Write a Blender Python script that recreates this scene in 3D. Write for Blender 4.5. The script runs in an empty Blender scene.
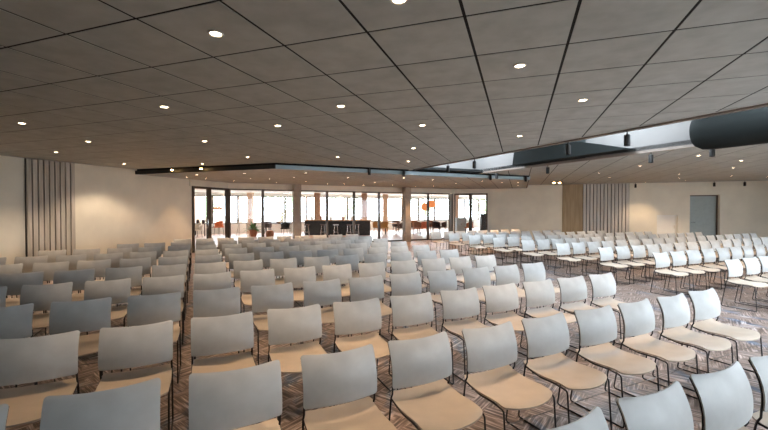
import bpy, math, random
from mathutils import Vector, Matrix
R = math.radians
S = bpy.context.scene
COL = S.collection
random.seed(4)
H_EYE = 1.62
HC, HR = 2.895, 2.742           # main ceiling, lower rear ceiling
T = 0.693                       # ceiling tile pitch

# ------------------------------------------------------------------ helpers
class MB:
    """collects polygons; build() links them as one mesh object"""
    def __init__(s): s.v = []; s.f = []
    def add(s, vs, fs):
        o = len(s.v); s.v += [tuple(p) for p in vs]; s.f += [tuple(i + o for i in q) for q in fs]; return s
    def box(s, c, d, rz=0.0, bev=0.0):
        x, y, z = d[0] / 2, d[1] / 2, d[2] / 2
        b = min(bev, x * .45, y * .45, z * .45)
        m = Matrix.Rotation(rz, 3, 'Z')
        if b <= 0:
            vs = [(sx * x, sy * y, sz * z) for sz in (-1, 1) for sx, sy in ((-1, -1), (1, -1), (1, 1), (-1, 1))]
            fs = [(3, 2, 1, 0), (4, 5, 6, 7)] + [(i, (i + 1) % 4, (i + 1) % 4 + 4, i + 4) for i in range(4)]
        else:
            def ring(ix, iy, zz): return [(-ix, -iy + 0, zz), (ix, -iy, zz), (ix, iy, zz), (-ix, iy, zz)]
            def oct_(ix, iy, bb, zz): return [(-ix + bb, -iy, zz), (ix - bb, -iy, zz), (ix, -iy + bb, zz), (ix, iy - bb, zz), (ix - bb, iy, zz), (-ix + bb, iy, zz), (-ix, iy - bb, zz), (-ix, -iy + bb, zz)]
            vs = oct_(x - b, y - b, b * .3, -z) + oct_(x, y, b, -z + b) + oct_(x, y, b, z - b) + oct_(x - b, y - b, b * .3, z)
            fs = [tuple(range(7, -1, -1)), tuple(range(24, 32))]
            for k in range(3):
                for i in range(8): fs.append((k * 8 + i, k * 8 + (i + 1) % 8, k * 8 + 8 + (i + 1) % 8, k * 8 + 8 + i))
        cc = Vector(c)
        return s.add([m @ Vector(p) + cc for p in vs], fs)
    def prism(s, poly, z0, z1):
        n = len(poly)
        a = sum(poly[i][0] * poly[(i + 1) % n][1] - poly[(i + 1) % n][0] * poly[i][1] for i in range(n))
        if a < 0: poly = poly[::-1]
        vs = [(p[0], p[1], z0) for p in poly] + [(p[0], p[1], z1) for p in poly]
        fs = [tuple(range(n - 1, -1, -1)), tuple(range(n, 2 * n))] + [(i, (i + 1) % n, (i + 1) % n + n, i + n) for i in range(n)]
        return s.add(vs, fs)
    def tube(s, pts, r, n=6, caps=True):
        pts = [Vector(p) for p in pts]; rings = []
        t0 = (pts[1] - pts[0]).normalized()
        up = Vector((0, 0, 1)) if abs(t0.z) < .9 else Vector((1, 0, 0))
        a = t0.cross(up).normalized()
        for i, p in enumerate(pts):
            t = (pts[min(i + 1, len(pts) - 1)] - pts[max(i - 1, 0)]).normalized()
            a = (a - t * a.dot(t)).normalized(); b = t.cross(a)
            rr = r[i] if isinstance(r, (list, tuple)) else r
            rings.append([p + (a * math.cos(6.28318 * k / n) + b * math.sin(6.28318 * k / n)) * rr for k in range(n)])
        vs = [q for g in rings for q in g]; fs = []
        for i in range(len(pts) - 1):
            for k in range(n): fs.append((i * n + k, i * n + (k + 1) % n, (i + 1) * n + (k + 1) % n, (i + 1) * n + k))
        if caps: fs += [tuple(range(n - 1, -1, -1)), tuple(range((len(pts) - 1) * n, len(pts) * n))]
        return s.add(vs, fs)
    def lathe(s, prof, c=(0, 0, 0), n=20):
        vs = []; fs = []
        for r, z in prof:
            for k in range(n): vs.append((c[0] + r * math.cos(6.28318 * k / n), c[1] + r * math.sin(6.28318 * k / n), c[2] + z))
        for i in range(len(prof) - 1):
            for k in range(n): fs.append((i * n + k, i * n + (k + 1) % n, (i + 1) * n + (k + 1) % n, (i + 1) * n + k))
        fs += [tuple(range(n - 1, -1, -1)), tuple(range((len(prof) - 1) * n, len(prof) * n))]
        return s.add(vs, fs)
    def shell(s, fn, us, vs_, th):
        """two offset sheets of fn(u, v) -> (point, normal) closed by a rim"""
        nu, nv = len(us), len(vs_); P = []
        for sgn in (.5, -.5):
            for v in vs_:
                for u in us:
                    p, nrm = fn(u, v); P.append(Vector(p) + Vector(nrm).normalized() * th * sgn)
        N = nu * nv; fs = []
        for j in range(nv - 1):
            for i in range(nu - 1):
                a = j * nu + i
                fs.append((a, a + 1, a + nu + 1, a + nu)); fs.append((a + N + nu, a + N + nu + 1, a + N + 1, a + N))
        rim = list(range(nu)) + [j * nu + nu - 1 for j in range(1, nv)] + [(nv - 1) * nu + i for i in range(nu - 2, -1, -1)] + [j * nu for j in range(nv - 2, 0, -1)]
        for i in range(len(rim)):
            a, b = rim[i], rim[(i + 1) % len(rim)]; fs.append((b, a, a + N, b + N))
        return s.add(P, fs)
    def build(s, name, mat, parent=None, smooth=None, loc=None):
        me = bpy.data.meshes.new(name); me.from_pydata(s.v, [], s.f); me.update()
        if mat: me.materials.append(mat)
        if smooth is not None:
            me.polygons.foreach_set('use_smooth', [True] * len(me.polygons)); me.set_sharp_from_angle(angle=R(smooth))
        o = bpy.data.objects.new(name, me); COL.objects.link(o)
        if parent: o.parent = parent
        if loc: o.location = loc
        return o

def tag(o, label=None, cat=None, group=None, kind=None):
    if label: o['label'] = label
    if cat: o['category'] = cat
    if group: o['group'] = group
    if kind: o['kind'] = kind
    return o
def empty(name, loc=(0, 0, 0), rz=0.0, **k):
    o = bpy.data.objects.new(name, None); COL.objects.link(o); o.location = loc; o.rotation_euler = (0, 0, rz); o.empty_display_size = .1
    return tag(o, **k)
def struct(o, label, cat): return tag(o, label, cat, kind='structure')
def copy_tree(o):
    c = o.copy(); COL.objects.link(c)
    for ch in list(o.children):
        d = ch.copy(); COL.objects.link(d); d.parent = c
        for g in list(ch.children):
            e = g.copy(); COL.objects.link(e); e.parent = d
    return c
def rounded(pts, r, n=4):
    pts = [Vector(p) for p in pts]; out = [pts[0]]
    for i in range(1, len(pts) - 1):
        a, b, c = pts[i - 1], pts[i], pts[i + 1]
        d1 = (a - b); d2 = (c - b); q = min(r, d1.length * .45, d2.length * .45)
        p0 = b + d1.normalized() * q; p1 = b + d2.normalized() * q
        for k in range(n + 1):
            t = k / n; out.append(p0 * (1 - t) ** 2 + b * 2 * t * (1 - t) + p1 * t * t)
    return out + [pts[-1]]
def clip(poly, a, b, c):
    """keep a*x + b*y <= c"""
    out = []
    for i in range(len(poly)):
        p, q = poly[i], poly[(i + 1) % len(poly)]
        dp, dq = a * p[0] + b * p[1] - c, a * q[0] + b * q[1] - c
        if dp <= 0: out.append(p)
        if dp * dq < 0:
            t = dp / (dp - dq); out.append((p[0] + (q[0] - p[0]) * t, p[1] + (q[1] - p[1]) * t))
    return out

# ------------------------------------------------------------------ materials
def mat(name, col, rough=.5, metal=0.0, spec=.5, emit=None, estr=0.0, noise=0.0, nscale=8.0, bump=0.0, stretch=(1, 1, 1)):
    m = bpy.data.materials.new(name); m.use_nodes = True
    nt = m.node_tree; b = nt.nodes['Principled BSDF']
    b.inputs['Base Color'].default_value = (*col, 1); b.inputs['Roughness'].default_value = rough
    b.inputs['Metallic'].default_value = metal; b.inputs['Specular IOR Level'].default_value = spec
    if emit: b.inputs['Emission Color'].default_value = (*emit, 1); b.inputs['Emission Strength'].default_value = estr
    if noise or bump:
        tc = nt.nodes.new('ShaderNodeTexCoord'); mp = nt.nodes.new('ShaderNodeMapping'); mp.inputs['Scale'].default_value = stretch
        n = nt.nodes.new('ShaderNodeTexNoise'); n.inputs['Scale'].default_value = nscale; n.inputs['Detail'].default_value = 5
        nt.links.new(tc.outputs['Object'], mp.inputs['Vector']); nt.links.new(mp.outputs['Vector'], n.inputs['Vector'])
        if noise:
            r = nt.nodes.new('ShaderNodeMapRange'); r.inputs['To Min'].default_value = 1 - noise; r.inputs['To Max'].default_value = 1 + noise
            r.inputs['From Min'].default_value = .3; r.inputs['From Max'].default_value = .7
            nt.links.new(n.outputs['Fac'], r.inputs['Value'])
            mx = nt.nodes.new('ShaderNodeVectorMath'); mx.operation = 'SCALE'; mx.inputs[0].default_value = col
            nt.links.new(r.outputs['Result'], mx.inputs['Scale']); nt.links.new(mx.outputs['Vector'], b.inputs['Base Color'])
        if bump:
            bp = nt.nodes.new('ShaderNodeBump'); bp.inputs['Strength'].default_value = bump; bp.inputs['Distance'].default_value = .01
            nt.links.new(n.outputs['Fac'], bp.inputs['Height']); nt.links.new(bp.outputs['Normal'], b.inputs['Normal'])
    return m
def glass_mat(name, refl=.07, tint=(1, 1, 1)):
    m = bpy.data.materials.new(name); m.use_nodes = True; nt = m.node_tree; nt.nodes.clear()
    o = nt.nodes.new('ShaderNodeOutputMaterial'); mx = nt.nodes.new('ShaderNodeMixShader')
    t = nt.nodes.new('ShaderNodeBsdfTransparent'); g = nt.nodes.new('ShaderNodeBsdfGlossy')
    t.inputs['Color'].default_value = (*tint, 1); g.inputs['Roughness'].default_value = .02; mx.inputs['Fac'].default_value = refl
    nt.links.new(t.outputs[0], mx.inputs[1]); nt.links.new(g.outputs[0], mx.inputs[2]); nt.links.new(mx.outputs[0], o.inputs['Surface'])
    return m
def carpet_mat():
    m = bpy.data.materials.new('stroke_carpet'); m.use_nodes = True; nt = m.node_tree; b = nt.nodes['Principled BSDF']
    L = nt.links.new; N = nt.nodes.new
    tc = N('ShaderNodeTexCoord')
    def streak(rot, sx, sy, sc, seed):
        m0 = N('ShaderNodeMapping'); m0.inputs['Rotation'].default_value = (0, 0, R(rot)); L(tc.outputs['Object'], m0.inputs['Vector'])
        mp = N('ShaderNodeMapping'); mp.inputs['Scale'].default_value = (sx, sy, 1); mp.inputs['Location'].default_value = (seed, seed * 2, 0)
        n = N('ShaderNodeTexNoise'); n.inputs['Scale'].default_value = sc; n.inputs['Detail'].default_value = 3; n.inputs['Roughness'].default_value = .65
        L(m0.outputs['Vector'], mp.inputs['Vector']); L(mp.outputs['Vector'], n.inputs['Vector']); return n.outputs['Fac']
    a = streak(20, 3.0, 42, 1, 3); c = streak(108, 3.0, 42, 1, 9)
    # carpet planks laid in alternating directions
    mp = N('ShaderNodeMapping'); mp.inputs['Rotation'].default_value = (0, 0, R(20)); mp.inputs['Scale'].default_value = (3.4, 3.4, 1)
    ck = N('ShaderNodeTexNoise'); ck.inputs['Scale'].default_value = 1.1; ck.inputs['Detail'].default_value = 1
    L(tc.outputs['Object'], mp.inputs['Vector']); L(mp.outputs['Vector'], ck.inputs['Vector'])
    sel = N('ShaderNodeMapRange'); sel.inputs['From Min'].default_value = .48; sel.inputs['From Max'].default_value = .52; L(ck.outputs['Fac'], sel.inputs['Value'])
    mx = N('ShaderNodeMix'); mx.data_type = 'FLOAT'; L(sel.outputs[0], mx.inputs[0]); L(a, mx.inputs[2]); L(c, mx.inputs[3])
    r = N('ShaderNodeValToRGB'); e = r.color_ramp.elements
    e[0].position = .31; e[0].color = (.035, .023, .019, 1); e[1].position = .72; e[1].color = (.74, .64, .60, 1)
    for p, cc in ((.42, (.095, .063, .048)), (.50, (.21, .15, .122)), (.58, (.40, .315, .28))):
        q = e.new(p); q.color = (*cc, 1)
    L(mx.outputs[0], r.inputs['Fac'])
    bl = streak(65, 1.1, 3.2, 1.0, 21)
    bm = N('ShaderNodeMapRange'); bm.inputs['From Min'].default_value = .55; bm.inputs['From Max'].default_value = .66; L(bl, bm.inputs['Value'])
    r2 = N('ShaderNodeValToRGB'); e = r2.color_ramp.elements
    e[0].position = .35; e[0].color = (.012, .024, .05, 1); e[1].position = .66; e[1].color = (.60, .62, .66, 1)
    q = e.new(.5); q.color = (.045, .085, .15, 1)
    L(mx.outputs[0], r2.inputs['Fac'])
    m2 = N('ShaderNodeMix'); m2.data_type = 'RGBA'; L(bm.outputs[0], m2.inputs[0]); L(r.outputs[0], m2.inputs[6]); L(r2.outputs[0], m2.inputs[7])
    L(m2.outputs[2], b.inputs['Base Color']); b.inputs['Roughness'].default_value = .38; b.inputs['Specular IOR Level'].default_value = .6
    return m
def wood_mat(name, c1, c2, scale=3.0, rough=.4):
    m = bpy.data.materials.new(name); m.use_nodes = True; nt = m.node_tree; b = nt.nodes['Principled BSDF']
    tc = nt.nodes.new('ShaderNodeTexCoord'); mp = nt.nodes.new('ShaderNodeMapping'); mp.inputs['Scale'].default_value = (9, 9, .8)
    n = nt.nodes.new('ShaderNodeTexNoise'); n.inputs['Scale'].default_value = scale; n.inputs['Detail'].default_value = 6
    r = nt.nodes.new('ShaderNodeValToRGB'); r.color_ramp.elements[0].position = .35; r.color_ramp.elements[1].position = .68
    r.color_ramp.elements[0].color = (*c1, 1); r.color_ramp.elements[1].color = (*c2, 1)
    nt.links.new(tc.outputs['Object'], mp.inputs['Vector']); nt.links.new(mp.outputs[0], n.inputs['Vector']); nt.links.new(n.outputs['Fac'], r.inputs['Fac'])
    nt.links.new(r.outputs[0], b.inputs['Base Color']); b.inputs['Roughness'].default_value = rough
    return m
def brick_mat():
    m = bpy.data.materials.new('pillar_brick'); m.use_nodes = True; nt = m.node_tree; b = nt.nodes['Principled BSDF']
    tc = nt.nodes.new('ShaderNodeTexCoord'); mp = nt.nodes.new('ShaderNodeMapping'); mp.inputs['Rotation'].default_value = (R(90), 0, 0)
    n = nt.nodes.new('ShaderNodeTexBrick'); n.inputs['Scale'].default_value = 6
    n.inputs['Color1'].default_value = (.42, .2, .1, 1); n.inputs['Color2'].default_value = (.6, .38, .24, 1); n.inputs['Mortar'].default_value = (.7, .55, .45, 1)
    nt.links.new(tc.outputs['Object'], mp.inputs['Vector']); nt.links.new(mp.outputs[0], n.inputs['Vector']); nt.links.new(n.outputs['Color'], b.inputs['Base Color'])
    b.inputs['Roughness'].default_value = .8
    return m

M = dict(
    seat=mat('seat_beige', (.58, .49, .40), .42, noise=.05, nscale=9),
    back=mat('back_grey', (.49, .50, .495), .40, noise=.09, nscale=7),
    rod=mat('dark_steel_rod', (.035, .032, .032), .35, metal=.6),
    wire=mat('steel_wire', (.35, .33, .31), .3, metal=1),
    tile=mat('ceiling_tile', (.45, .475, .465), .85, spec=.2, noise=.10, nscale=5, bump=.15),
    gap=mat('ceiling_gap', (.006, .008, .008), .9),
    plaster=mat('plaster', (.80, .765, .66), .8, spec=.2, noise=.06, nscale=1.6, bump=.05),
    white=mat('white_paint', (.84, .84, .81), .7),
    slat=wood_mat('grey_slat', (.42, .385, .33), (.62, .575, .51), 1.2, .6),
    slat_pale=wood_mat('pale_slat', (.52, .50, .46), (.66, .63, .59), 1.2, .6),
    black=mat('matt_black', (.012, .012, .012), .6),
    dark=mat('dark_paint', (.02, .024, .024), .55),
    duct=mat('dark_duct', (.010, .013, .013), .8, spec=.15),
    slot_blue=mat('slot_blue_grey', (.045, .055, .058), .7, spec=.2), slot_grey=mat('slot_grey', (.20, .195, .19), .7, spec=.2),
    bronze=mat('bronze_frame', (.10, .075, .055), .45, metal=.3),
    steel=mat('grey_blue_steel', (.30, .37, .41), .4, metal=.4),
    lip=mat('slot_lip', (.20, .165, .14), .5),
    door=mat('grey_blue_door', (.34, .41, .42), .5, noise=.05),
    chrome=mat('brushed_metal', (.55, .55, .55), .25, metal=1),
    concrete=mat('pillar_concrete', (.36, .31, .26), .8, noise=.12, nscale=6),
    glow=mat('lamp_glow', (1, .9, .75), .5, emit=(1.0, .78, .52), estr=26),
    glow_hot=mat('lamp_glow_amber', (1, .8, .5), .5, emit=(1.0, .58, .22), estr=40),
    ring=mat('downlight_ring', (.55, .53, .5), .4),
    wood_floor=wood_mat('foyer_wood_floor', (.42, .27, .19), (.55, .37, .27), 1.5, .35),
    wood_top=wood_mat('orange_wood_top', (.50, .25, .10), (.62, .35, .16), 2, .4),
    panel=wood_mat('brown_shade', (.33, .24, .13), (.42, .32, .19), 1.5, .5),  # brown of the board standing for soft shade on the cream wall
    orange=mat('orange_fabric', (.75, .22, .08), .6),
    cognac=mat('cognac_leather', (.36, .14, .06), .5),
    brown=mat('dark_brown_fabric', (.09, .05, .04), .6),
    ochre=mat('ochre_fabric', (.50, .27, .08), .6),
    cream=mat('cream_plastic', (.7, .66, .58), .5),
    pale_col=mat('apricot_render', (.75, .55, .40), .8),
    brick=brick_mat(),
    terracotta=mat('terracotta', (.5, .2, .1), .7),
    leaf=mat('plant_leaf', (.10, .22, .04), .5, noise=.3, nscale=6),
    tree=mat('tree_leaf', (.34, .45, .26), .7, noise=.4, nscale=3),
    bark=mat('bark', (.12, .08, .05), .9),
    gravel=mat('pale_gravel', (.5, .47, .42), .9, noise=.15, nscale=20),
    glass=glass_mat('clear_glass', .022),
    blue_cab=mat('pale_blue_cabinet', (.50, .58, .62), .5),
    soil=mat('soil', (.05, .035, .02), .9),
    carpet=carpet_mat(),
)

# ------------------------------------------------------------------ setting: floor, walls
XL, YR, XR, YB = -11.56, 21.7, 12.5, -6.0
WY0 = 11.22                      # end of the plastered left wall
G = [(-11.56, 13.27), (-10.6, 14.25), (-9.51, 15.34), (-8.54, 16.31), (-7.58, 17.27), (-6.63, 18.22), (-5.62, 19.23), (-4.59, 20.26), (-3.60, 21.25)]
GD = (-3.42, 21.55)              # corner post of the second pair of glass doors
XD = -1.62                       # their far jamb
FU0 = 3.2
WF = -4.24                       # y - x of the added, unseen window wall facing the seats
hall = [(XL - .1, YB), (YB - WF, YB), (XR, XR + WF), (XR, YR + .2), (XD, YR + .2), (GD[0], GD[1]), G[-1], G[0], (XL - .1, 13.2)]
struct(MB().prism(hall, -.1, 0).build('floor', M['carpet']), 'carpeted hall floor in brown, blue and pale strokes under the chairs', 'floor')
foyer = [(-29, 11.0), (XL - .1, 11.0), (XL - .1, 13.2), G[0], G[-1], GD, (XD, YR + .2), (-1.3, YR + .2), (-1.3, 38.7)]
struct(MB().prism(foyer, -.1, 0).build('floor', M['wood_floor']), 'warm wooden floor of the foyer behind the glass wall', 'floor')
struct(MB().prism(foyer, HR + .02, HR + .2).build('ceiling', M['white']), 'white ceiling of the bright foyer behind the glass', 'ceiling')

struct(MB().box((XL - .2, (WY0 + .08 + YB) / 2, 1.55), (.4, WY0 + .08 - YB, 3.1)).build('wall_left', M['plaster']), 'pale plastered wall with warm light scallops beside the slatted panel', 'wall')
w = MB(); TH = .40; yc = YR + TH / 2
DX0, DX1, DZ, KX0, KX1, KZ = 7.5, 8.64, 2.29, 6.2, 7.03, 1.36
def seg(x0, x1, z0, z1): w.box(((x0 + x1) / 2, yc, (z0 + z1) / 2), (x1 - x0, TH, z1 - z0))
seg(XD, KX0, 0, 3.1); seg(KX0, KX1, KZ, 3.1); seg(KX1, DX0, 0, 3.1); seg(DX0, DX1, DZ, 3.1); seg(DX1, XR, 0, 3.1)
struct(w.build('wall_back', M['plaster']), 'cream plastered wall holding the grey door and the low white hatch', 'wall')
# window wall beside the hall, and an added diagonal wall whose windows light the chairs (both out of view)
w = MB(); x = XR + .15
YD = XR + WF
w.box((x, (YD + YR) / 2, .2), (.3, YR - YD + .3, .4)); w.box((x, (YD + YR) / 2, 2.9), (.3, YR - YD + .3, .4))
ys = [YD + .3, 12, 15.5]
for y in ys: w.box((x, y, 1.55), (.3, .5, 2.3))
w.box((x, (15.7 + YR) / 2, 1.55), (.3, YR - 15.7, 2.3))
struct(w.build('wall_right', M['plaster']), 'plastered window wall beside the block of chairs', 'wall')
struct(MB().box(((XL + YB - WF) / 2, YB - .15, 1.55), (YB - WF - XL + .3, .3, 3.1)).build('unseen_wall_front', M['plaster']), 'plastered wall behind the photographer', 'wall')
def fw(u): return Vector((u * .7071 - WF / 2, u * .7071 + WF / 2, 0))      # point on the added, unseen diagonal wall
us = [FU0, 5.4, 7.6, 9.8]
w = MB(); mid = lambda a, b: (fw(a) + fw(b)) / 2
def fbox(a, b, z0, z1): c_ = mid(a, b) + Vector((.106, -.106, (z0 + z1) / 2)); w.box(c_, (b - a, .3, z1 - z0), R(45))
fbox(-5.6, 14.9, 0, .3); fbox(-5.6, 14.9, 2.7, 3.1); fbox(-5.6, FU0, .3, 2.7)
for u in us: fbox(u - .2, u + .2, .3, 2.7)
fbox(9.8, 14.9, .3, 2.7)
struct(w.build('unseen_wall_front', M['plaster']), 'unseen diagonal window wall added to light the rows of chairs', 'wall')
wn = 20
def side_window(n, a, b, zb=.4, hh=2.3):
    """frame and pane in a wall opening between plan points a and b"""
    a, b = Vector((*a, 0)), Vector((*b, 0)); d = b - a; L = d.length; rz = math.atan2(d.y, d.x); c = (a + b) / 2
    r = empty('window_%d' % n, (c.x, c.y, zb), rz); struct(r, 'tall unseen daylight window in the hall wall, number %s' % n, 'window')
    f = MB()
    for z in (.03, hh - .03): f.box((0, 0, z), (L, .07, .06))
    for xx in (-L / 2 + .03, 0, L / 2 - .03): f.box((xx, 0, hh / 2), (.06, .07, hh))
    f.build('frame', M['bronze'], r); MB().box((0, 0, hh / 2), (L - .06, .008, hh - .06)).build('glass_pane', M['glass'], r)
for i in range(len(us) - 1): wn += 1; side_window(wn, (fw(us[i] + .2) + Vector((.1, -.1, 0)))[:2], (fw(us[i + 1] - .2) + Vector((.1, -.1, 0)))[:2], .3, 2.4)  # added windows, out of view, lighting the chair backs
for i in range(len(ys) - 1): wn += 1; side_window(wn, (XR + .15, ys[i] + .25), (XR + .15, ys[i + 1] - .25))

# ------------------------------------------------------------------ ceilings
def tiled(regions, z, name, label, gx=.022, gy=.020):
    t = MB(); b = MB()
    for planes in regions:
        big = [(-40, -40), (40, -40), (40, 40), (-40, 40)]
        for p in planes: big = clip(big, *p)
        b.prism(big, z + .003, z + .12)
        x0 = min(p[0] for p in big); x1 = max(p[0] for p in big); y0 = min(p[1] for p in big); y1 = max(p[1] for p in big)
        for i in range(int(x0 / T) - 1, int(x1 / T) + 2):
            for j in range(int((y0 - 2.26) / T) - 1, int((y1 - 2.26) / T) + 2):
                cx, cy = i * T, 2.26 + j * T
                hx, hy = T / 2 - gx / 2, T / 2 - gy / 2
                q = [(cx - hx, cy - hy), (cx + hx, cy - hy), (cx + hx, cy + hy), (cx - hx, cy + hy)]
                for p in planes:
                    q = clip(q, *p)
                    if len(q) < 3: break
                if len(q) >= 3:
                    n = len(q); vs = [(p[0], p[1], z) for p in q] + [(p[0], p[1], z + .0034) for p in q]
                    t.add(vs, [tuple(range(n - 1, -1, -1))] + [(k, (k + 1) % n, (k + 1) % n + n, k + n) for k in range(n)])
    o = t.build(name, M['tile']); struct(o, label, 'ceiling')
    b.build('backing_board', M['gap'], o)
    return o
W1, W2 = 8.79, 12.57             # x + y of the two slot edges
SD = 15.45                       # y - x of the rear soffit's edge
SXR = .36
tiled([[(-1, 0, -XL), (1, 1, W1), (0, 1, 9.0), (0, -1, -YB), (1, 0, XR), (1, -1, -WF)],
       [(0, -1, -9.0), (-1, 1, SD - .16), (1, 1, W1)]], HC, 'ceiling', 'dark grey tiled ceiling with round downlights over the seats')
tiled([[(-1, -1, -W2), (0, 1, YR), (-1, 0, -SXR - .02), (1, 0, XR), (1, -1, -WF)], [(-1, -1, -W2), (1, 0, SXR + .02), (-1, 1, SD - .16)]], HC, 'ceiling', 'grey tiled ceiling between the open slot and the cream wall')
tiled([[(0, -1, -9.10), (-1, 1, 24.78), (-1, 1, 40), (-1, 0, -XL), (1, -1, -SD), (1, 0, SXR), (0, 1, YR)]], HR, 'ceiling', 'lower tiled ceiling in front of the glass wall')
# soffit front edges
struct(MB().box(((XL - 6.33) / 2, 9.07, HR + .055), (-6.33 - XL, .05, .11)).build('trim_1', M['dark']), 'dark edge board of the lower ceiling meeting the plastered wall', 'trim')
L = math.hypot(SXR + 6.35, SXR + 6.35); cx, cy = (SXR - 6.35) / 2, (SXR - 6.35) / 2 + SD
struct(MB().box((cx, cy, HR + .055), (L, .05, .11), R(45)).build('trim_2', M['steel']), 'grey blue steel edge of the lower ceiling along the glass wall', 'trim')
struct(MB().box((SXR + .02, (SXR + SD + YR) / 2, HR + .075), (.04, YR - SXR - SD, .15)).build('trim_3', M['tile']), 'end face of the lower ceiling near the cream wall', 'trim')
# plenum covers above the gap along the soffit
struct(MB().prism([(XL, 8.9), (-6.2, 8.9), (SXR + .1, SXR + SD - .4), (SXR + .1, SXR + SD + .4), (-6.6, 9.4), (XL, 9.4)], HC + .02, HC + .1).prism([(XL, 9.11), (-6.42, 9.11), (SXR + .04, SXR + SD + .05), (SXR + .04, SXR + SD + .3), (-6.55, 9.4), (XL, 9.4)], HR + .1, HC + .1).build('ceiling', M['gap']), 'dark gap above the edge of the lower ceiling', 'ceiling')

# ------------------------------------------------------------------ open ceiling slot (rooflights and ducts inside)
def sp(wv, d):                   # slot coordinates: wv = y - x along it, d = x + y across it
    return ((d - wv) / 2, (d + wv) / 2)
def slot_wall(d0, d1, w0, w1, z0, z1): return [sp(w0, d0), sp(w1, d0), sp(w1, d1), sp(w0, d1)], z0, z1
WA, WZ, TOP = -4.3, 15.9, 4.0
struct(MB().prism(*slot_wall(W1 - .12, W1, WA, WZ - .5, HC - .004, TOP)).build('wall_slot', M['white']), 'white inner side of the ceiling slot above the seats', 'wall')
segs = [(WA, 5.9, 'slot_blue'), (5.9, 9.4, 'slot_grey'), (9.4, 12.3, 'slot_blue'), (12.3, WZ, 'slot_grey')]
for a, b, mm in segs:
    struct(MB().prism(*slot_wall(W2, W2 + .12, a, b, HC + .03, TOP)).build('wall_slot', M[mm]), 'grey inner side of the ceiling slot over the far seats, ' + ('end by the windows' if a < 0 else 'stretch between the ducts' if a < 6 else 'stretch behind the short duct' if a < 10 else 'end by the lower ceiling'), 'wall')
struct(MB().prism(*slot_wall(W1 - .2, W2 + .2, WZ - .28, WZ - .16, HC - .02, TOP)).build('wall_slot', M['slot_grey']), 'grey end wall of the ceiling slot by the lower ceiling', 'wall')
roof = MB()
holes = [(-3.8, -.5), (1.0, 4.6), (6.4, 9.2), (12.6, 15.4)]; e0 = WA
for a, b in holes: roof.prism(*slot_wall(W1 - .2, W2 + .2, e0, a, TOP, TOP + .1)); e0 = b
roof.prism(*slot_wall(W1 - .2, W2 + .2, e0, WZ + .2, TOP, TOP + .1))
struct(roof.build('ceiling', M['white']), 'white top of the ceiling slot between the rooflights', 'ceiling')
for n, (a, b) in enumerate(holes):
    r = MB().prism(*slot_wall(W1, W2, a, b, TOP + .05, TOP + .06)).build('window_%d' % (40 + n), M['glass']); struct(r, 'flat rooflight over the ceiling slot, %s from the window wall' % ['first', 'second', 'third', 'fourth'][n], 'window')
for d, s, lab in ((W1 - .05, -1, 'brown metal lip along the ceiling slot over the near seats'), (W2 + .05, 1, 'brown metal lip along the ceiling slot over the far seats')):
    struct(MB().prism(*slot_wall(d - .06, d + .06, WA, WZ - (.9 if s < 0 else 1.0), HC - .03, HC + .03)).build('trim_%d' % (4 if s < 0 else 5), M['lip']), lab, 'trim')
# ducts
def duct(wa, wb, r, dd, z, label, taper=None):
    a, b = sp(wa, dd), sp(wb, dd)
    root = empty('air_duct', ((a[0] + b[0]) / 2, (a[1] + b[1]) / 2, z), label=label, cat='duct', group=None)
    o = Vector(root.location); A = Vector((*a, z)) - o; B = Vector((*b, z)) - o; u = (B - A).normalized()
    dn = Vector((0, 0, -r * .62)) if taper else Vector()
    MB().tube([A + dn, A + dn * .98 + u * .02, A + u * (taper or .1), B - u * .3, B - u * .12, B - u * .03, B], [r * .3, r * .36, r, r, r * .95, r * .8, r * .55] if taper else [r * .93, r, r, r, r * .95, r * .8, r * .55], 24).build('pipe', M['duct'], root, 40)
    n = max(2, int((B - A).length / 1.5))
    for i in range(1, n):
        p = A + (B - A) * (i / n); MB().tube([p - u * .02, p + u * .02] if 0 < i < n else ([p, p + u * .04] if i == 0 else [p - u * .04, p]), r + .015, 24).build('joint_ring', M['duct'], root, 40)
    for i in range(1, n): 
        p = A + (B - A) * (i / n); MB().tube([p + Vector((0, 0, r)), p + Vector((0, 0, TOP - z))], .01).build('hanger', M['black'], root)
duct(-4.1, 5.75, .36, W2 - .50, 3.08, 'large dark round air duct inside the ceiling slot, long run')
r = empty('air_duct', (*sp(10.2, W2 - .3), 2.94), label='flat dark box duct in the ceiling slot with a sloping end', cat='duct')
bd = MB(); pr = [(12.35, .0), (12.25, .40), (9.4, .36), (9.1, .33), (7.6, .03), (7.6, .0)]
o_ = Vector(r.location); vs = [Vector((*sp(a, d_), 2.94 + z_)) - o_ for d_ in (W2 - .62, W2 - .06) for a, z_ in pr]; n_ = len(pr)
bd.add(vs, [tuple(range(n_)), tuple(range(2 * n_ - 1, n_ - 1, -1))] + [(k + n_, (k + 1) % n_ + n_, (k + 1) % n_, k) for k in range(n_)])
bd.build('casing', M['duct'], r)
for a in (11.6, 10.2): MB().tube([Vector((*sp(a, W2 - .34), 3.28)) - o_, Vector((*sp(a, W2 - .34), TOP)) - o_], .01).build('hanger', M['black'], r)

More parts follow.
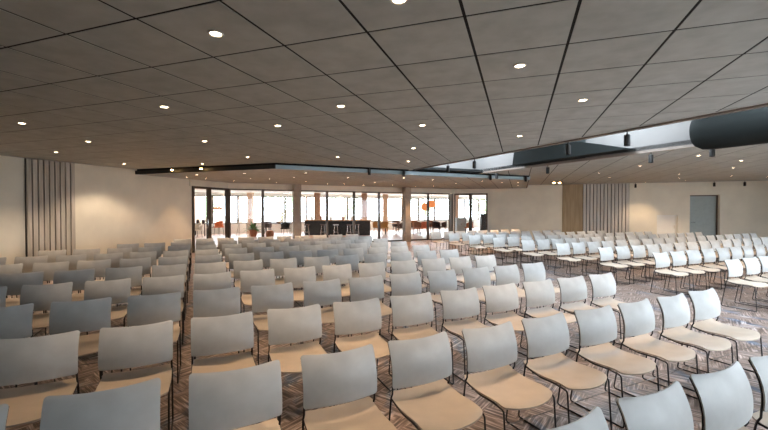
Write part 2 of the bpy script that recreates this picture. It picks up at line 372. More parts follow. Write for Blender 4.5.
# ------------------------------------------------------------------ glass wall, doors, pillars
def glazed(name, a, b, z0, z1, label, fw=.05, door=False, first=True, last=True, m='bronze'):
    a, b = Vector((*a, 0)), Vector((*b, 0)); d = b - a; L = d.length; rz = math.atan2(d.y, d.x); c = (a + b) / 2
    r = empty(name, (c.x, c.y, 0), rz); struct(r, label, 'glass door' if door else 'window')
    f = MB()
    f.box((0, 0, z1 - fw / 2), (L, .09, fw)); f.box((0, 0, z0 + fw / 2), (L, .09, fw))
    f.box((-L / 2 + fw / 2, 0, (z0 + z1) / 2), (fw, .09, z1 - z0)); f.box((L / 2 - fw / 2, 0, (z0 + z1) / 2), (fw, .09, z1 - z0))
    f.build('frame', M[m], r)
    MB().box((0, 0, (z0 + z1) / 2), (L - 2 * fw, .012, z1 - z0 - 2 * fw)).build('glass_pane', M['glass'], r)
    if door:
        hd = MB(); sx = L / 2 - fw - .05 if door == 1 else -L / 2 + fw + .05
        hd.tube(rounded([(sx, -.02, .9), (sx, -.09, .9), (sx, -.09, 1.25), (sx, -.02, 1.25)], .03), .012, 8)
        hd.build('handle', M['chrome'], r, 40)
HD = 2.50
names = ['beside the glass doors and plant', 'in front of the potted plant', 'beside the first concrete pillar', 'before the brown bar counter', 'before the middle of the bar', 'before the dark bar end', 'before the ochre cafe chairs', 'before the orange pendant globes']
order = ['beside the pair of doors at the plastered wall', 'showing the potted plant', 'showing one end of the bar', 'showing the bar middle', 'showing the brick pillar and bar end', 'showing ochre chairs by the second pillar', 'showing the first orange globe', 'beside the pair of doors at the cream wall']
for i in range(8):
    glazed('window_%d' % (i + 1), G[i], G[i + 1], 0, HD, 'floor to ceiling glass panel ' + order[i], .055)
glazed('door_1', (XL, WY0 + .09), (XL, 12.14), 0, HD, 'glass door leaf hinged at the plastered wall', .085, 1)
glazed('door_2', (XL, 12.14), (XL, 13.15), 0, HD, 'glass door leaf next to the long glass wall corner', .085, 2)
glazed('door_3', (GD[0], GD[1] + .05), (-2.52, 21.64), 0, HD, 'bronze framed glass door leaf at the corner of the glass wall', .085, 1)
glazed('door_4', (-2.52, 21.64), (XD, 21.72), 0, HD, 'bronze framed glass door leaf hinged at the cream wall', .085, 2)
struct(MB().box((XL, 13.21, HD / 2), (.16, .13, HD)).build('trim_6', M['bronze']), 'bronze corner post between glass doors and glass wall', 'trim')
struct(MB().box((-3.52, 21.42, HD / 2), (.15, .15, HD), R(45)).build('trim_7', M['bronze']), 'bronze corner post before the doors at the cream wall', 'trim')
hdr = MB()
def strip(a, b, z0, z1, th):
    a, b = Vector((*a, 0)), Vector((*b, 0)); d = b - a; c = (a + b) / 2
    hdr.box((c.x, c.y, (z0 + z1) / 2), (d.length + .06, th, z1 - z0), math.atan2(d.y, d.x))
strip((XL - .06, WY0), (XL - .06, 13.27), HD, 3.1, .2); strip(G[0], G[-1], HD, 3.1, .16); strip(G[-1], GD, HD, 3.1, .16); strip(GD, (XD, YR + .06), HD, 3.1, .16)
struct(hdr.build('wall_header', M['plaster']), 'pale plaster strip above the glass wall', 'wall')
for (x, y), lab in (((-9.38, 15.05), 'slim concrete pillar before the glass wall, near the plant'), ((-5.36, 18.83), 'slim concrete pillar before the glass wall, near the orange globes')):
    p = MB().box((0, 0, HR / 2), (.33, .33, HR), R(45), .012).build('pillar', M['concrete'], loc=(x, y, 0)); struct(p, lab, 'pillar')

# doors in the cream wall
d = empty('door_5', ((DX0 + DX1) / 2, YR + .27, 0)); struct(d, 'grey blue door with lever handle set into the cream wall', 'door')
MB().box((0, 0, DZ / 2), (DX1 - DX0 - .1, .05, DZ - .06), 0, .006).build('door_leaf', M['door'], d)
f = MB(); hw = (DX1 - DX0) / 2
for sx in (-1, 1): f.box((sx * (hw - .025), .0, DZ / 2), (.05, .12, DZ))
f.box((0, 0, DZ - .025), (2 * hw, .12, .05)); f.build('frame', M['bronze'], d)
hd = MB(); hd.tube(rounded([(-hw + .14, -.02, 1.02), (-hw + .14, -.09, 1.02), (-hw + .28, -.09, 1.02)], .02), .011, 8); hd.lathe([(.028, 0), (.028, .01)], (-hw + .14, -.045, 1.01), 14)
hd.build('handle', M['chrome'], d, 40)
d = empty('door_6', ((KX0 + KX1) / 2, YR + .14, 0)); struct(d, 'low white hatch door in the cream wall beside the grey door', 'door')
hw = (KX1 - KX0) / 2
MB().box((0, 0, KZ / 2), (2 * hw - .06, .04, KZ - .04), 0, .006).build('door_leaf', M['white'], d)
f = MB()
for sx in (-1, 1): f.box((sx * (hw - .015), .0, KZ / 2), (.03, .1, KZ))
f.box((0, 0, KZ - .015), (2 * hw, .1, .03)); f.build('frame', M['white'], d)
MB().box((hw - .1, -.04, .8), (.03, .04, .14)).build('handle', M['cream'], d)

# slatted panels
def slats(name, loc, rz, W, HT, n, m, label):
    r = empty(name, loc, rz, label=label, cat='wall panel')
    MB().box((0, .012, HT / 2), (W, .024, HT)).build('backing_board', M['black'], r)
    s = MB(); p = W / n
    for i in range(n):
        s.box((-W / 2 + p * (i + .5), .045, HT / 2), (p * .78, .042, HT), 0, .004)
    s.build('slats', M[m], r)
slats('slatted_panel', (XL + .025, 6.67, 0), R(-90), 1.12, HC - .01, 9, 'slat', 'panel of dark gapped grey wooden slats on the pale plastered wall')
slats('slatted_panel', (4.03, YR - .025, 0), R(180), 2.02, HC - .01, 13, 'slat_pale', 'panel of pale upright slats on the cream wall')
struct(MB().box((2.55, YR - .02, HC / 2), (.94, .04, HC - .004)).build('trim_8', M['panel']), 'brown board standing for soft shade beside the pale slatted panel', 'trim')  # thin brown board puts the wall's soft shade into colour

# ------------------------------------------------------------------ lights
def spotlamp(parent, loc, energy, size=110, blend=.55, col=(1, .70, .43), tgt=None, rad=.04):
    l = bpy.data.lights.new('lamp_light', 'SPOT'); l.energy = energy; l.spot_size = R(size); l.spot_blend = blend; l.color = col; l.shadow_soft_size = rad
    o = bpy.data.objects.new('lamp_light', l); COL.objects.link(o); o.parent = parent; o.location = loc
    if tgt: o.rotation_euler = Vector(tgt).to_track_quat('-Z', 'Y').to_euler()
    return o
ring_mb = MB().lathe([(.045, .0), (.068, .0), (.070, -.004), (.066, -.010), (.052, -.008), (.045, .0)], n=24)
lens_mb = MB().lathe([(.0001, -.0065), (.030, -.0065), (.048, -.003), (.048, -.001)], n=24)
ring_me = ring_mb.build('tmp_ring', M['ring'], smooth=40); lens_me = lens_mb.build('tmp_lens', M['glow'], smooth=60)
rm, lm_ = ring_me.data, lens_me.data
bpy.data.objects.remove(ring_me); bpy.data.objects.remove(lens_me)
ORD = ['first', 'second', 'third', 'fourth', 'fifth', 'sixth', 'seventh', 'eighth', 'ninth', 'tenth', 'eleventh', 'twelfth', 'thirteenth', 'fourteenth', 'fifteenth', 'sixteenth', 'seventeenth', 'eighteenth', 'nineteenth', 'twentieth',
       'twenty-first', 'twenty-second', 'twenty-third', 'twenty-fourth', 'twenty-fifth', 'twenty-sixth', 'twenty-seventh', 'twenty-eighth']
def downlights(pts, z, label, group, energy, sc=1.0, cone=84, col=(1, .68, .41)):
    pts = sorted(pts, key=lambda p: p[0] ** 2 + p[1] ** 2)
    for i, p in enumerate(pts):
        r = empty('downlight', (p[0], p[1], z), label=label % ORD[i], cat='ceiling light', group=group); r.scale = (sc * .82, sc * .82, sc)
        for nm, me in (('trim_ring', rm), ('lens', lm_)):
            o = bpy.data.objects.new(nm, me); COL.objects.link(o); o.parent = r
        near_wall = p[0] < -9.5 and z > 2.8
        spotlamp(r, (0, 0, -.03), energy * (1.2 if near_wall else .3 if p[0] < -10 else 1), 130 if near_wall else cone, .4 if near_wall else .6, col if not near_wall else (1, .74, .52))
idx = [(-3, 0), (-1, 0), (0, 2), (-6, 2), (-3, 3), (-2, 5), (1, 4), (0, 7), (-5, 4), (-10, 2), (-11, 4), (-8, 5), (-14, 5), (-15, 8), (-3, 8), (-4, 11), (-9, 8), (-6, 9), (-12, 9), (-13, 3)]
downlights([(i * T, 2.26 + j * T) for i, j in idx], HC, 'lit round downlight in the large tiled ceiling, %s counting outward from the camera', 'downlights in the main ceiling', 104)
rz_ = [(4.12, 11.44), (3.46, 13.67), (2.72, 15.8), (3.51, 18.11), (2.72, 19.96), (5.61, 17.22), (6.34, 19.41), (7.04, 20.83), (5.65, 21.5), (7.8, 18.71), (6.39, 15.23), (5.64, 13.03), (9.5, 19.99)]
downlights([(x * .965, y * .965) for x, y in rz_], HC, 'lit round downlight in the ceiling beyond the slot, %s counting outward', 'downlights beyond the ceiling slot', 150, 1.0, 110)
rr_ = [(-10.12, 10.11), (-11.3, 10.83), (-11.01, 11.42), (-8.34, 10.28), (-9.5, 12.04), (-10.79, 12.71), (-8.91, 12.4), (-9.85, 14.19), (-7.72, 12.18), (-6.38, 10.75), (-8.32, 14.04), (-8.14, 15.61), (-5.86, 12.83), (-7.46, 15.85), (-6.97, 17.0),
       (-5.75, 15.3), (-5.66, 17.45), (-4.96, 19.05), (-3.98, 13.59), (-3.18, 14.87), (-3.88, 18.4), (-2.62, 17.05), (-3.21, 20.92), (-1.43, 16.2), (-.71, 17.52), (-.05, 17.29), (-.06, 20.24)]
downlights([(x * .965, y * .965) for x, y in rr_], HR, 'small lit downlight in the lower rear ceiling, %s counting outward', 'downlights in the lower rear ceiling', 210, 1.1, 84, (1, .58, .29))

# track spotlights: black cylinders hanging from stems
def cyl_spot(loc, label, group, tilt=(0, 0), energy=0, glow=False, aim=None):
    r = empty('spotlight', loc, label=label, cat='spotlight', group=group)
    MB().tube([(0, 0, 0), (0, 0, -.06)], .010, 8).build('stem', M['black'], r, 40)
    b = MB().lathe([(.025, -.05), (.043, -.056), (.045, -.07), (.045, -.225), (.040, -.23), (.036, -.222)], n=18).build('body', M['black'], r, 40)
    ln = MB().lathe([(.0001, -.223), (.036, -.221)], n=18).build('lens', M['glow_hot'] if glow else M['black'], r)
    if energy: spotlamp(r, (0, 0, -.26), energy, 70, .5, (1, .66, .36))
def along(d, wv): return sp(wv, d)
near = [12.42, 10.84, 7.04, 5.50]; far = [14.03, 11.10, 7.20, 5.62]
for i, wv in enumerate(near): cyl_spot((*along(W1 - .05, wv), HC - .03), 'black cylinder spotlight hanging on the slot lip over near seats, %s from the glass wall' % ORD[i], 'spotlights on the slot lips')
for i, wv in enumerate(far): cyl_spot((*along(W2 + .05, wv), HC - .03), 'black cylinder spotlight hanging on the far slot lip, %s from the glass wall' % ORD[i], 'spotlights on the slot lips')
tags = ['near the first pillar', 'near the second pillar', 'close to the ceiling slot', 'at the end by the cream wall']
for i, px_ in enumerate([-4.35, -3.5, -1.0, .2]):
    cyl_spot((px_ + .03, px_ + SD - .09, HC + .01), 'small black spotlight before the grey blue soffit edge, ' + tags[i], 'spotlights along the lower ceiling edge')
for x, lab in ((-9.9, 'glowing amber spotlight at the dark ceiling edge, nearer the plastered wall'), (-8.78, 'glowing amber spotlight at the dark ceiling edge, nearer the pillar')):
    r = empty('spotlight', (x, 8.93, HC), label=lab, cat='spotlight', group='amber spotlights')
    MB().tube([(0, 0, 0), (0, 0, -.03)], .012, 8).build('stem', M['black'], r)
    MB().lathe([(.03, -.02), (.05, -.03), (.05, -.07), (.042, -.075)], n=16).build('body', M['black'], r, 40)
    MB().lathe([(.0001, -.105), (.025, -.1), (.038, -.085), (.04, -.072)], n=16).build('bulb', M['glow_hot'], r, 60)
    spotlamp(r, (0, 0, -.13), 14, 120, .6, (1, .55, .25))
for i, x in enumerate((8.37, 9.48, 5.28)):
    cyl_spot((x, YR - .12, HC), 'small black spotlight high on the cream wall, ' + ['above the grey door', 'past the grey door', 'beside the pale slats'][i], 'spotlights at the cream wall')
# twin lamps in a recessed tray near the cream wall
r = empty('spotlight', (1.62, 19.3, HC), R(20), label='lit twin lamp fitting on the ceiling beside the brown shade board', cat='spotlight')
MB().box((0, 0, -.02), (.5, .16, .04), 0, .008).build('housing', M['black'], r)
for sx in (-.13, .13): MB().lathe([(.0001, -.075), (.04, -.07), (.055, -.04)], (sx, 0, 0), 16).build('lamp', M['glow_hot'], r, 60)
spotlamp(r, (0, 0, -.12), 40, 130, .6, (1, .7, .42))

# ------------------------------------------------------------------ chairs
HW = .2265
def back_y(z):
    t = (z - .50) / .28
    return -.138 + .012 * math.sin(max(0, min(1, t)) * 3.14) * .8 - .066 * max(0, t) ** 2.2
def back_fn(u, v):
    z = .497 + .283 * v; r = .018; e = 0
    for dz in (z - .497, .78 - z):
        if dz < r: e = r - math.sqrt(max(0, r * r - (r - dz) ** 2))
    hw = HW - e * .9; x = u * hw
    c = 1 - u * u
    y = back_y(z) + .030 * c
    zz = z - .008 * c * v
    return (x, y, zz), (.28 * u, 1, .15 + .5 * max(0, v - .3))
def seat_fn(u, v):
    y0 = -.200; c = 1 - abs(u) ** 2.2
    yf = .202 + .056 * c
    y = y0 + (yf - y0) * v
    prof = [(0, .448), (.06, .436), (.14, .422), (.35, .408), (.6, .411), (.8, .416), (.92, .412), (1, .398)]
    for (a, za), (b, zb) in zip(prof, prof[1:]):
        if a <= v <= b: z = za + (zb - za) * (v - a) / (b - a); break
    hw = .216 + .006 * math.sin(3.14 * v); r = .02
    if v < .05: hw -= .012 * (1 - v / .05)
    if v > .94: hw -= .014 * ((v - .94) / .06) ** 2
    return (u * hw, y, z - .010 * c * (1 - .3 * v)), (0, -.06 if v < .5 else .12, 1)
US = [-1, -.97, -.85, -.6, -.3, 0, .3, .6, .85, .97, 1]
chair = empty('stacking_chair')
MB().shell(seat_fn, US, [0, .03, .06, .14, .25, .4, .6, .75, .88, .95, .98, 1], .011).build('seat', M['seat'], chair, 50)
MB().shell(back_fn, US[::-1], [0, .015, .04, .07, .2, .35, .5, .65, .8, .9, .94, .965, .985, 1], .009).build('backrest', M['back'], chair, 50)
for sx in (-1, 1):
    X = sx * .2185
    up = [(X, back_y(z) - .010, z) for z in (.765, .72, .66, .60, .54, .50)]
    path = up + rounded([(X, -.150, .46), (X, -.168, .425), (X, -.235, .007), (X, .228, .007), (X, .202, .388), (X, .10, .399), (X, -.02, .395), (X, -.168, .424)], .022)
    MB().tube(path, .0062, 6).build('side_frame', M['rod'], chair, 60)
MB().tube([(-.216, .207, .30), (.216, .207, .30)], .0028, 5).build('cross_rod', M['wire'], chair, 60)
br = MB()
for y in (-.10, .10): br.tube([(-.217, y, .397), (-.10, y, .393), (.10, y, .393), (.217, y, .397)], .005, 5)
br.build('under_seat_bar', M['rod'], chair, 60)

rdir, bdir = Vector((.7071, .7071)), Vector((-.7071, .7071))
DU, DV = .5725, 1.133
first = [True]
def place(u, v, label, group, j):
    o = chair if first[0] else copy_tree(chair); first[0] = False
    jt = random.Random(int(u * 1000) * 7 + int(v * 1000))
    uc, vc = u + .228 + jt.uniform(-.007, .007), v - .2 + jt.uniform(-.01, .01)
    p = rdir * uc + bdir * vc
    o.location = (p.x, p.y, 0); o.rotation_euler = (0, 0, R(-135) + R(jt.uniform(-1.8, 1.8)))
    tag(o, label, 'chair', group)
kmin = {-1: 2, 0: -2, 1: -2, 2: -3, 3: -4, 4: -4, 5: -5, 6: -6, 7: -5, 8: -3, 9: -1}
for j in range(-1, 10):
    for k in range(kmin[j], 9 if j >= 0 else 7):
        pos = 8 - k
        rowt = 'front row' if j == -1 else '%s row back' % ORD[j + 1]
        if pos == 0: lab = 'grey backed chair, %s of the near block, end seat beside the open aisle' % rowt
        else: lab = 'grey backed chair, %s of the near block, %s seat from the open aisle' % (rowt, ORD[pos])
        place(-.047 + k * DU, 2.207 + j * DV, lab, 'chairs in the near block', j)
for j in range(1, 10):
    v = 2.207 + j * DV
    umax = min(24.6 - v, 2.806 * v)
    k = 0
    while 7.93 + k * DU <= umax:
        rowt = 'front row' if j == 1 else '%s row back' % ORD[j - 1]
        if k == 0: lab = 'grey backed chair, %s of the far block, end seat beside the open aisle' % rowt
        else: lab = 'grey backed chair, %s of the far block, %s seat from the open aisle' % (rowt, ORD[k])
        place(7.93 + k * DU, v, lab, 'chairs in the far block', j); k += 1

# ------------------------------------------------------------------ foyer behind the glass
BW = 40.0
def bw(x): return (x, x + BW)
xs = [-28.4 + 1.13 * i for i in range(25)]
w = MB()
c = ((-29 - 1.3) / 2, (-29 - 1.3) / 2 + BW); LB = (29 - 1.3) * 1.4142
w.box((c[0], c[1], .33), (LB, .25, .66), R(45)); w.box((c[0], c[1], 2.80), (LB, .25, .44), R(45))
struct(w.build('wall_foyer', M['white']), 'white parapet and lintel of the far foyer window wall', 'wall')
struct(MB().box((-1.2, 30.3, 1.5), (.2, 17.0, 3.0)).build('wall_foyer', M['white']), 'white side wall of the foyer past the glass doors', 'wall')
struct(MB().box((-20.4, 10.9, 1.5), (17.2, .2, 3.0)).build('wall_foyer', M['pale_col']), 'apricot side wall of the foyer by the first doors', 'wall')
for i in range(24):
    glazed('window_%d' % (50 + i), bw(xs[i]), bw(xs[i + 1]), .66, 2.58, 'bright far foyer window, %s along from the apricot wall' % ORD[i], .07, m='lip')
def pillar(x, y, d, m, label): struct(MB().box((0, 0, HR / 2), (d, d, HR), R(19)).build('pillar', M[m], loc=(x, y, 0)), label, 'pillar')
def wpt(px, Z): X = (px - 384) / 387 * Z; return (X * .944 - Z * .33, X * .33 + Z * .944)
pillar(*wpt(317.5, 26.5), .38, 'brick', 'brick pillar rising behind one end of the bar')
pillar(*wpt(364.5, 27), .38, 'brick', 'brick pillar behind the other end of the bar by ochre chairs')
pillar(*wpt(250.5, 26), .34, 'pale_col', 'apricot pillar behind the potted plant')
pillar(*wpt(240.5, 28), .30, 'pale_col', 'slim apricot pillar behind the metal easel stand')
pillar(*wpt(199.5, 26.5), .55, 'pale_col', 'wide apricot pillar seen through the first glass door')
pillar(*wpt(385.5, 29), .4, 'pale_col', 'apricot pillar behind the ochre chairs')
pillar(*wpt(456, 29), .36, 'pale_col', 'apricot pillar seen through the doors at the cream wall')

def table(x, y, W, D, HT, rz, m, label, cat='table', round_=False):
    r = empty('cafe_table', (x, y, 0), rz, label=label, cat=cat)
    t = MB()
    if round_: t.lathe([(W / 2 - .01, HT - .03), (W / 2, HT - .02), (W / 2, HT - .005), (W / 2 - .01, HT)], n=24)
    else: t.box((0, 0, HT - .02), (W, D, .04), 0, .008)
    t.build('tabletop', M[m], r)
    if round_:
        MB().tube([(0, 0, .02), (0, 0, HT - .03)], .03, 10).build('stem', M['black'], r); MB().lathe([(.24, 0), (.24, .012), (.05, .025)], n=20).build('base', M['black'], r)
    else:
        for sx in (-1, 1):
            for sy in (-1, 1): MB().box((sx * (W / 2 - .06), sy * (D / 2 - .06), (HT - .04) / 2), (.045, .045, HT - .04)).build('leg', M['black'], r)
    return r
def armchair(x, y, rz, m, label, group='foyer chairs', sh=.44):
    r = empty('cafe_chair', (x, y, 0), rz, label=label, cat='chair', group=group)
    MB().box((0, .01, sh), (.46, .44, .07), 0, .025).build('seat', M[m], r, 40)
    def fn(u, v):
        a = u * 1.75; rx = .25 + .02 * v
        top = sh + .03 + (.36 - .14 * abs(u) ** 2) * v
        return (math.sin(a) * rx, -math.cos(a) * rx * .95, top), (math.sin(a), -math.cos(a), 0)
    MB().shell(fn, [i / 6 - 1 for i in range(13)], [0, .3, .6, .9, 1], .03).build('backrest', M[m], r, 50)
    for sx in (-1, 1):
        for sy in (-1, 1): MB().tube([(sx * .17, sy * .16, sh - .02), (sx * .21, sy * .20, 0)], [.014, .010], 8).build('leg', M['black'], r)
    return r
# bar counter
bx = wpt(338, 24.6); r = empty('bar_counter', (*bx, 0), R(19.25), label='long dark bar counter with orange wooden top behind the glass', cat='bar counter')
MB().box((0, 0, .45), (4.1, .6, .9)).build('counter_body', M['dark'], r); MB().box((0, -.05, .94), (4.3, .8, .07), 0, .01).build('countertop', M['wood_top'], r)
MB().box((0, -.28, .06), (4.1, .06, .12)).build('plinth', M['black'], r)
px_items = [(312, 'cream'), (321, 'cognac'), (331, 'cream'), (343, 'cognac'), (352, 'cream'), (361, 'chrome')]
ilab = ['cream jug on the bar beside the first pillar', 'brown jar on the bar before the brick pillar', 'cream cup on the bar behind the middle pane', 'brown cup on the bar in its middle', 'cream canister toward the far end of the bar', 'metal shaker at the ochre chair end of the bar']
for (p, m), lb in zip(px_items, ilab):
    q = wpt(p, 24.5); o = MB().lathe([(.05, 0), (.07, .03), (.075, .12), (.05, .19), (.045, .24), (.05, .25)], n=14).build('bar_jar', M[m], loc=(*q, .975), smooth=50); tag(o, lb, 'jar', 'vessels on the bar')
for i, p in enumerate((307, 323, 336, 349, 357)):
    q = wpt(p, 23.5); r = empty('bar_stool', (*q, 0), R(19), label='bar stool before the dark counter, %s from the plant end' % ORD[i], cat='stool', group='bar stools')
    MB().lathe([(.15, .66), (.18, .67), (.18, .70), (.15, .72)], n=18).build('seat', M['brown' if i != 2 else 'blue_cab'], r, 40)
    for k in range(4):
        a = .785 + k * 1.5708; MB().tube([(.1 * math.cos(a), .1 * math.sin(a), .67), (.2 * math.cos(a), .2 * math.sin(a), 0)], .012, 6).build('leg', M['chrome'], r)
    MB().tube([(.165 * math.cos(6.2832 * k / 12), .165 * math.sin(6.2832 * k / 12), .25) for k in range(13)], .008, 6).build('footrest', M['chrome'], r)
fl = []
for i in range(6):
    for dd in (3.2, 8.4):
        t = (i + .5) / 6; fl.append((-13.6 + 11.6 * t - dd * .7071, 14.0 + 11.6 * t + dd * .7071))
downlights(fl, HR + .02, 'lit downlight in the white foyer ceiling behind the glass, %s counting outward', 'downlights in the foyer ceiling', 90, 1.1, 150)
# seating by the ochre chairs and the globes
q = wpt(391, 25.6); table(*q, .8, .8, .73, R(20), 'wood_top', 'square wooden table among ochre chairs past the bar')
for p, Z, rz, m, lb in ((377, 25.0, 200, 'ochre', 'ochre armchair at the end of the bar'), (384, 24.6, 170, 'ochre', 'ochre armchair before the square wooden table'), (396, 26.8, 20, 'brown', 'dark brown chair behind the square wooden table'), (401.5, 24.9, 90, 'brown', 'dark chair beside the second concrete pillar'),
                        (410.5, 25.8, -60, 'brown', 'dark brown armchair just past the second concrete pillar'), (417, 24.2, 190, 'cognac', 'cognac armchair below the first orange globe'), (424.5, 24.6, 180, 'orange', 'orange brown armchair under the orange globes'), (430, 26.9, 10, 'cognac', 'cognac armchair behind the round foyer table'),
                        (436.5, 24.6, 200, 'brown', 'dark armchair before the round foyer table'), (443, 26, 90, 'brown', 'dark armchair near the bronze corner post'), (414.5, 27.4, 0, 'cognac', 'cognac armchair against the far windows')):
    armchair(*wpt(p, Z), R(rz), m, lb, sh=.46)
table(*wpt(431, 25.7), .9, .9, .72, 0, 'brown', 'round dark foyer table under the orange globes', round_=True)
table(*wpt(418, 26.4), .9, .9, .72, 0, 'brown', 'round dark foyer table nearer the second pillar', round_=True)
for p, Z, z, lb in ((425.3, 25, 1.79, 'lower orange globe pendant lamp in the foyer'), (431.6, 25.5, 1.99, 'higher orange globe pendant lamp in the foyer')):
    q = wpt(p, Z); r = empty('pendant_lamp', (*q, z), label=lb, cat='pendant lamp', group='orange globe pendants')
    MB().lathe([(.03 + .235 * math.sin(a), -.25 * math.cos(a)) for a in [3.14159 * k / 14 for k in range(15)]], n=24).build('lamp_shade', mat('globe_orange', (.85, .28, .10), .5, emit=(1, .35, .12), estr=.5), r, 60)
    MB().tube([(0, 0, .25), (0, 0, HR - z + .02)], .006, 6).build('cord', M['black'], r); MB().lathe([(.05, HR - z - .01), (.05, HR - z + .02)], n=14).build('ceiling_cap', M['black'], r)
r = empty('storage_cabinet', (*wpt(461, 27), 0), R(19), label='pale blue cabinet seen through the doors at the cream wall', cat='cabinet')
MB().box((0, 0, .54), (.72, .4, 1.0), 0, .01).build('body', M['blue_cab'], r)
for sx in (-1, 1):
    d = MB().box((sx * .175, -.21, .56), (.335, .02, .9), 0, .004).build('cabinet_door', M['blue_cab'], r); MB().box((sx * .03, -.23, .6), (.015, .02, .14)).build('handle', M['chrome'], d)
MB().box((0, 0, .02), (.66, .34, .04)).build('plinth', M['black'], r)
armchair(*wpt(469.5, 25.5), R(60), 'cognac', 'brown armchair seen through the doors at the cream wall')
r = empty('drinks_fridge', (*wpt(484.5, 26.5), 0), R(19), label='black drinks fridge at the edge of the last glass door', cat='fridge')
MB().box((0, 0, .67), (.5, .5, 1.30), 0, .01).build('body', M['black'], r); MB().box((0, -.26, .70), (.46, .02, 1.2)).build('fridge_door', M['dark'], r); MB().box((0, 0, .01), (.44, .44, .02)).build('plinth', M['black'], r)
# near the plant and the first doors
r = empty('potted_plant', (*wpt(253.5, 23.2), 0), label='leafy green plant in terracotta pot behind the glass wall', cat='plant')
MB().lathe([(.14, 0), (.17, .02), (.23, .36), (.25, .37), (.25, .42), (.21, .42), (.20, .39)], n=20).build('pot', M['terracotta'], r, 40)
MB().lathe([(.001, .385), (.20, .385)], n=20).build('soil', M['soil'], r)
lv = MB(); rg = random.Random(2)
for i in range(60):
    a = rg.uniform(0, 6.28); el = rg.uniform(.05, 1.3); L_ = rg.uniform(.38, .66); wd = rg.uniform(.05, .085)
    dv = Vector((math.cos(a) * math.cos(el), math.sin(a) * math.cos(el), math.sin(el))); sd = Vector((-math.sin(a), math.cos(a), 0))
    pts = []
    for k in range(6):
        t = k / 5; c_ = Vector((0, 0, .40)) + dv * L_ * t - Vector((0, 0, .22 * t * t * math.cos(el))); wv = wd * math.sin(3.14 * min(1, .08 + t * .92)) + .006
        pts += [c_ - sd * wv, c_ + Vector((0, 0, .012)), c_ + sd * wv]
    lv.add(pts, [(3 * k + s_, 3 * k + s_ + 1, 3 * k + s_ + 4, 3 * k + s_ + 3) for k in range(5) for s_ in (0, 1)])
lv.build('foliage', M['leaf'], r, 60)
r = empty('easel_stand', (*wpt(243, 23.4), 0), R(19), label='thin grey metal trestle stand beside the potted plant', cat='stand')
for sx in (-1, 1):
    for sy in (-1, 1): MB().tube([(sx * .22, sy * .03, .82), (sx * .32, sy * .24, 0)], .014, 8).build('leg', M['chrome'], r)
MB().box((0, 0, .83), (.62, .34, .03)).build('top_board', M['blue_cab'], r)
r = empty('pouf', (*wpt(270, 22.6), 0), label='round brown pouf on the foyer floor beside the plant', cat='pouf')
MB().lathe([(.14, 0), (.20, .03), (.225, .14), (.225, .28), (.19, .38), (.10, .41), (.001, .415)], n=20).build('cushion', M['cognac'], r, 50)
table(*wpt(280, 25), 1.7, .7, .74, R(19), 'brown', 'long dark foyer table between the plant and first pillar')
q = wpt(279, 25); o = MB().lathe([(.08, 0), (.12, .02), (.19, .11), (.20, .13), (.18, .12), (.02, .03)], n=18).build('fruit_bowl', M['wood_top'], loc=(*q, .74), smooth=50); tag(o, 'wooden bowl on the long dark foyer table', 'bowl')
armchair(*wpt(285.5, 24.2), R(190), 'dark', 'black chair at the long dark foyer table near the pillar'); armchair(*wpt(268, 26), R(30), 'brown', 'brown chair at the end of the long foyer table')
table(*wpt(200, 24), 1.1, .6, .76, R(10), 'brown', 'dark brown table seen through the first glass door')
for p, lb in ((198, 'squat brown jar on the table past the first door'), (203.5, 'tall brown jar on the table past the first door')):
    o = MB().lathe([(.07, 0), (.10, .03), (.10, .17), (.06, .22), (.065, .24)], n=14).build('jar', M['brown'], loc=(*wpt(p, 24), .76), smooth=50); tag(o, lb, 'jar', 'jars past the first door')
armchair(*wpt(196.8, 22.3), R(170), 'cream', 'cream chair just inside the first glass door'); armchair(*wpt(219, 24.3), R(185), 'orange', 'bright orange chair seen through the second glass door', sh=.52)
table(*wpt(214, 26.5), .9, .6, .74, R(19), 'cream', 'cream table beside the bright orange chair')
q = wpt(218.2, 26.5); r = empty('pendant_lamp', (*q, 1.62), R(19), label='brown flat pendant lamp above the orange chair', cat='pendant lamp')
MB().box((0, 0, .08), (.56, .2, .17), 0, .02).build('lamp_shade', M['cognac'], r)
for sx in (-.2, .2): MB().tube([(sx, 0, .16), (sx, 0, HR - 1.60)], .005, 6).build('cord', M['black'], r)

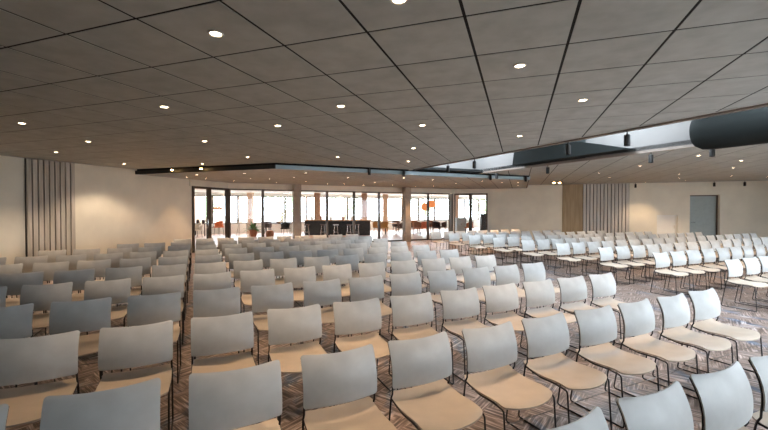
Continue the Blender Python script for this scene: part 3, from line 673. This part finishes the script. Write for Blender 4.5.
# outside
struct(MB().prism([(-90, -20), (60, -20), (60, 90), (-90, 90)], -.35, -.12).build('ground', M['gravel']), 'pale gravel ground outside the windows', 'ground')
def tree(x, y, h, rad, label, seed):
    g = random.Random(seed); r = empty('garden_tree', (x, y, -.12), label=label, cat='tree', group='trees outside the foyer')
    MB().tube([(0, 0, 0), (.05, .02, h * .3), (0, .05, h * .6)], [.16, .12, .05], 8).build('trunk', M['bark'], r, 60)
    f = MB()
    for i in range(900):
        a = g.uniform(0, 6.28); u = g.uniform(-1, 1); q = g.uniform(.55, 1) * rad; s_ = math.sqrt(1 - u * u)
        c_ = Vector((q * s_ * math.cos(a), q * s_ * math.sin(a), h * .62 + q * u * 1.1))
        n1 = Vector((g.uniform(-1, 1), g.uniform(-1, 1), g.uniform(-1, 1))).normalized(); n2 = n1.orthogonal().normalized(); z = g.uniform(.12, .24)
        f.add([c_ + n1 * z, c_ + n2 * z * .6, c_ - n1 * z, c_ - n2 * z * .6], [(0, 1, 2, 3)])
    f.build('foliage', M['tree'], r)
for i, (p, Z, h, rad, lb) in enumerate(((282, 48, 4.6, 2.4, 'pale green tree outside, behind the plant and long table'), (345, 52, 5.5, 2.6, 'pale green tree outside, behind the middle of the bar'), (425, 62, 5, 2.4, 'tree outside, behind the orange globes'), (485, 46, 5, 2.0, 'green tree outside the last glass door'), (205, 46, 4.5, 2.2, 'tree outside, past the first glass door'))):
    tree(*wpt(p, Z), h, rad, lb, i)

# ------------------------------------------------------------------ daylight, camera, colour
wd = bpy.data.worlds.new('World'); S.world = wd; wd.use_nodes = True
bg = wd.node_tree.nodes['Background']; bg.inputs['Color'].default_value = (.80, .90, 1.0, 1); bg.inputs['Strength'].default_value = 12.5
def portal(loc, rot, sx, sy):
    l = bpy.data.lights.new('daylight_portal', 'AREA'); l.shape = 'RECTANGLE'; l.size = sx; l.size_y = sy; l.cycles.is_portal = True
    o = bpy.data.objects.new('daylight_portal', l); COL.objects.link(o); o.location = loc; o.rotation_euler = rot
portal((XR + .35, 12, 1.55), (R(90), 0, R(90)), 7.4, 2.35)
q = fw((FU0 + 9.8) / 2) + Vector((.35, -.35, 1.5)); portal(q, (R(90), 0, R(45)), 9.8 - FU0, 2.4)
for a, b in holes:
    q = sp((a + b) / 2, (W1 + W2) / 2); portal((q[0], q[1], TOP + .15), (0, 0, R(-45)), (W2 - W1) / 1.4142, (b - a) / 1.4142)
portal((c[0] - .2, c[1] + .2, 1.62), (R(90), 0, R(45)), LB, 1.95)

cam = bpy.data.cameras.new('camera'); co = bpy.data.objects.new('camera', cam); COL.objects.link(co)
cam.sensor_width = 36; cam.lens = 387 / 768 * 36; cam.clip_start = .05; cam.clip_end = 300
co.location = (0, 0, H_EYE); co.rotation_euler = (R(90 - .814), 0, R(19.25)); S.camera = co
S.view_settings.view_transform = 'Standard'; S.view_settings.look = 'None'; S.view_settings.exposure = 0.14; S.view_settings.gamma = 1.0
S.view_settings.use_curve_mapping = False
